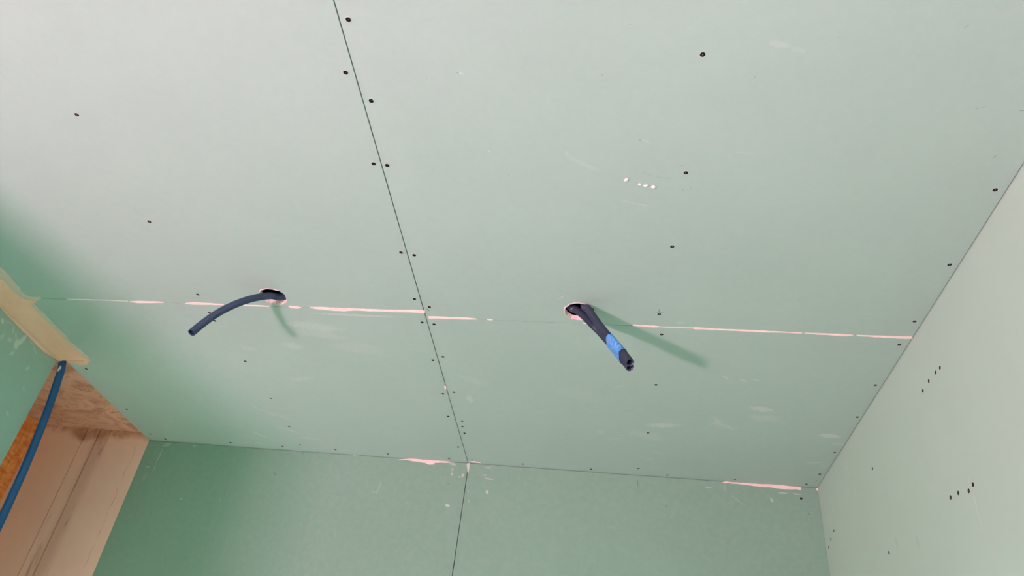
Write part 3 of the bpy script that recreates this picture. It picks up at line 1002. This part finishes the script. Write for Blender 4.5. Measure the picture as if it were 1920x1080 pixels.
# blue conduit hanging in front of the boarded opening
hang = [(117.5, 668, 1.949), (117, 677, 1.950), (115, 693, 1.951), (108.5, 713, 1.953), (100, 739, 1.955), (90, 768, 1.956), (77, 802, 1.957), (62.5, 838, 1.957), (46, 878, 1.956), (28, 918, 1.954), (9, 960, 1.951), (-16, 1012, 1.947), (-60, 1100, 1.94), (-130, 1240, 1.93), (-220, 1420, 1.92)]
p3 = [at_depth_y(117.5, 668, 1.949) + Vector((-0.002, -0.03, 0.14)), at_depth_y(117.5, 668, 1.949) + Vector((0.0, -0.004, 0.05))] + [at_depth_y(*h) for h in hang]
c3 = conduit('corrugated_conduit', p3, 0.0112, 0.0036, 0.0003, M['conduit_blue'], 0.05, lambda t_: 2.6 if t_ < 0.17 else 0.6)
tag(c3, 'blue conduit hanging from the ceiling corner in front of the boarded window opening', 'conduit', None, 'conduits left hanging for the electrician')
dab = at_depth_y(111.5, 691, 1.940)
bm = bmesh.new()
bmesh.ops.create_icosphere(bm, subdivisions=3, radius=1.0)
for v in bm.verts:
    k = 1 + 0.35 * noise.noise(v.co * 2.1)
    v.co = Vector((v.co.x * 0.0035 * k, v.co.y * 0.003 * k, v.co.z * 0.010 * k))
me = bpy.data.meshes.new('putty_dab'); bm.to_mesh(me); bm.free()
me.materials.append(M['gypsum_pale'])
o = bpy.data.objects.new('putty_dab', me); COL.objects.link(o); o.parent = c3; o.location = dab

# ------------------------------------------------------------------ crumbs of plaster stuck to the ceiling
def crumb(px, sx, sy, sz, seed, label):
    bm = bmesh.new()
    bmesh.ops.create_icosphere(bm, subdivisions=2, radius=1.0)
    for v in bm.verts:
        n3 = Vector((seed * 3.1, seed * 1.7, seed))
        k = 1 + 0.45 * noise.noise(v.co * 1.6 + n3) + 0.2 * noise.noise(v.co * 4 + n3)
        v.co = Vector((v.co.x * sx * k, v.co.y * sy * k, max(v.co.z, -0.75) * sz * k))
    me_ = bpy.data.meshes.new('plaster_crumb'); bm.to_mesh(me_); bm.free()
    me_.materials.append(M['gypsum'])
    ob = bpy.data.objects.new('plaster_crumb', me_); COL.objects.link(ob)
    ob.location = on_ceil(*px) - Vector((0, 0, sz * 0.5))
    ob.rotation_euler = (0, 0, -0.25)
    tag(ob, label, 'plaster crumb', None, 'pink plaster crumbs stuck to the ceiling')
crumb((1174, 336), 0.0042, 0.0030, 0.0030, 1, 'pink plaster crumb sitting alone, apart from the row of three')
crumb((1199, 345), 0.0030, 0.0024, 0.0020, 2, 'smallest pink plaster crumb in the row of three')
crumb((1211, 347.5), 0.0046, 0.0030, 0.0024, 3, 'middle pink plaster crumb in the row of three')
crumb((1225, 349), 0.0044, 0.0030, 0.0032, 4, 'largest pink plaster crumb, at the end of the row nearest the lone screw')

# ------------------------------------------------------------------ halogen work lamp standing on the floor behind the viewer
def work_lamp(x, y):
    root = bpy.data.objects.new('work_lamp', None)
    COL.objects.link(root)
    root.location = (x, y, 0)
    tag(root, 'halogen work lamp on the floor behind the viewer, tipped up to the ceiling', 'lamp')
    steel = simple('lamp_steel', srgb(60, 60, 62), 0.5, 0.05)
    v, f = [], []
    for b in ((-0.20, -0.18, -0.16, 0.16, 0.0, 0.02), (0.18, 0.20, -0.16, 0.16, 0.0, 0.02), (-0.18, 0.18, -0.01, 0.01, 0.0, 0.02),
              (-0.20, -0.185, -0.01, 0.01, 0.02, 0.12), (0.185, 0.20, -0.01, 0.01, 0.02, 0.12)):
        vv, ff = box_data(*b)
        k = len(v)
        v += vv
        f += [tuple(i + k for i in q) for q in ff]
    new_obj('stand', v, f, [steel], None, root)
    v, f = [], []
    for b in [(-0.18, 0.18, -0.15, 0.15, 0.06, 0.13), (-0.18, -0.165, -0.15, 0.15, 0.13, 0.145), (0.165, 0.18, -0.15, 0.15, 0.13, 0.145), (-0.165, 0.165, -0.15, -0.137, 0.13, 0.145), (-0.165, 0.165, 0.137, 0.15, 0.13, 0.145)] \
            + [(-0.15 + 0.06 * i, -0.14 + 0.06 * i, -0.13, 0.13, 0.045, 0.06) for i in range(6)]:
        vv, ff = box_data(*b)
        k = len(v)
        v += vv
        f += [tuple(i + k for i in q) for q in ff]
    new_obj('housing', v, f, [steel], None, root)
    ld = bpy.data.lights.new('lamp_light', 'AREA')
    ld.shape = 'RECTANGLE'
    ld.size, ld.size_y = 0.32, 0.26
    ld.color = LAMP_COLOR
    ld.energy = LAMP_W
    lo = bpy.data.objects.new('lamp_light', ld)
    COL.objects.link(lo)
    lo.parent = root
    lo.location = (0, 0, 0.15)
    lo.rotation_euler = (math.radians(180), 0, 0)
work_lamp(-2.15, -2.15)
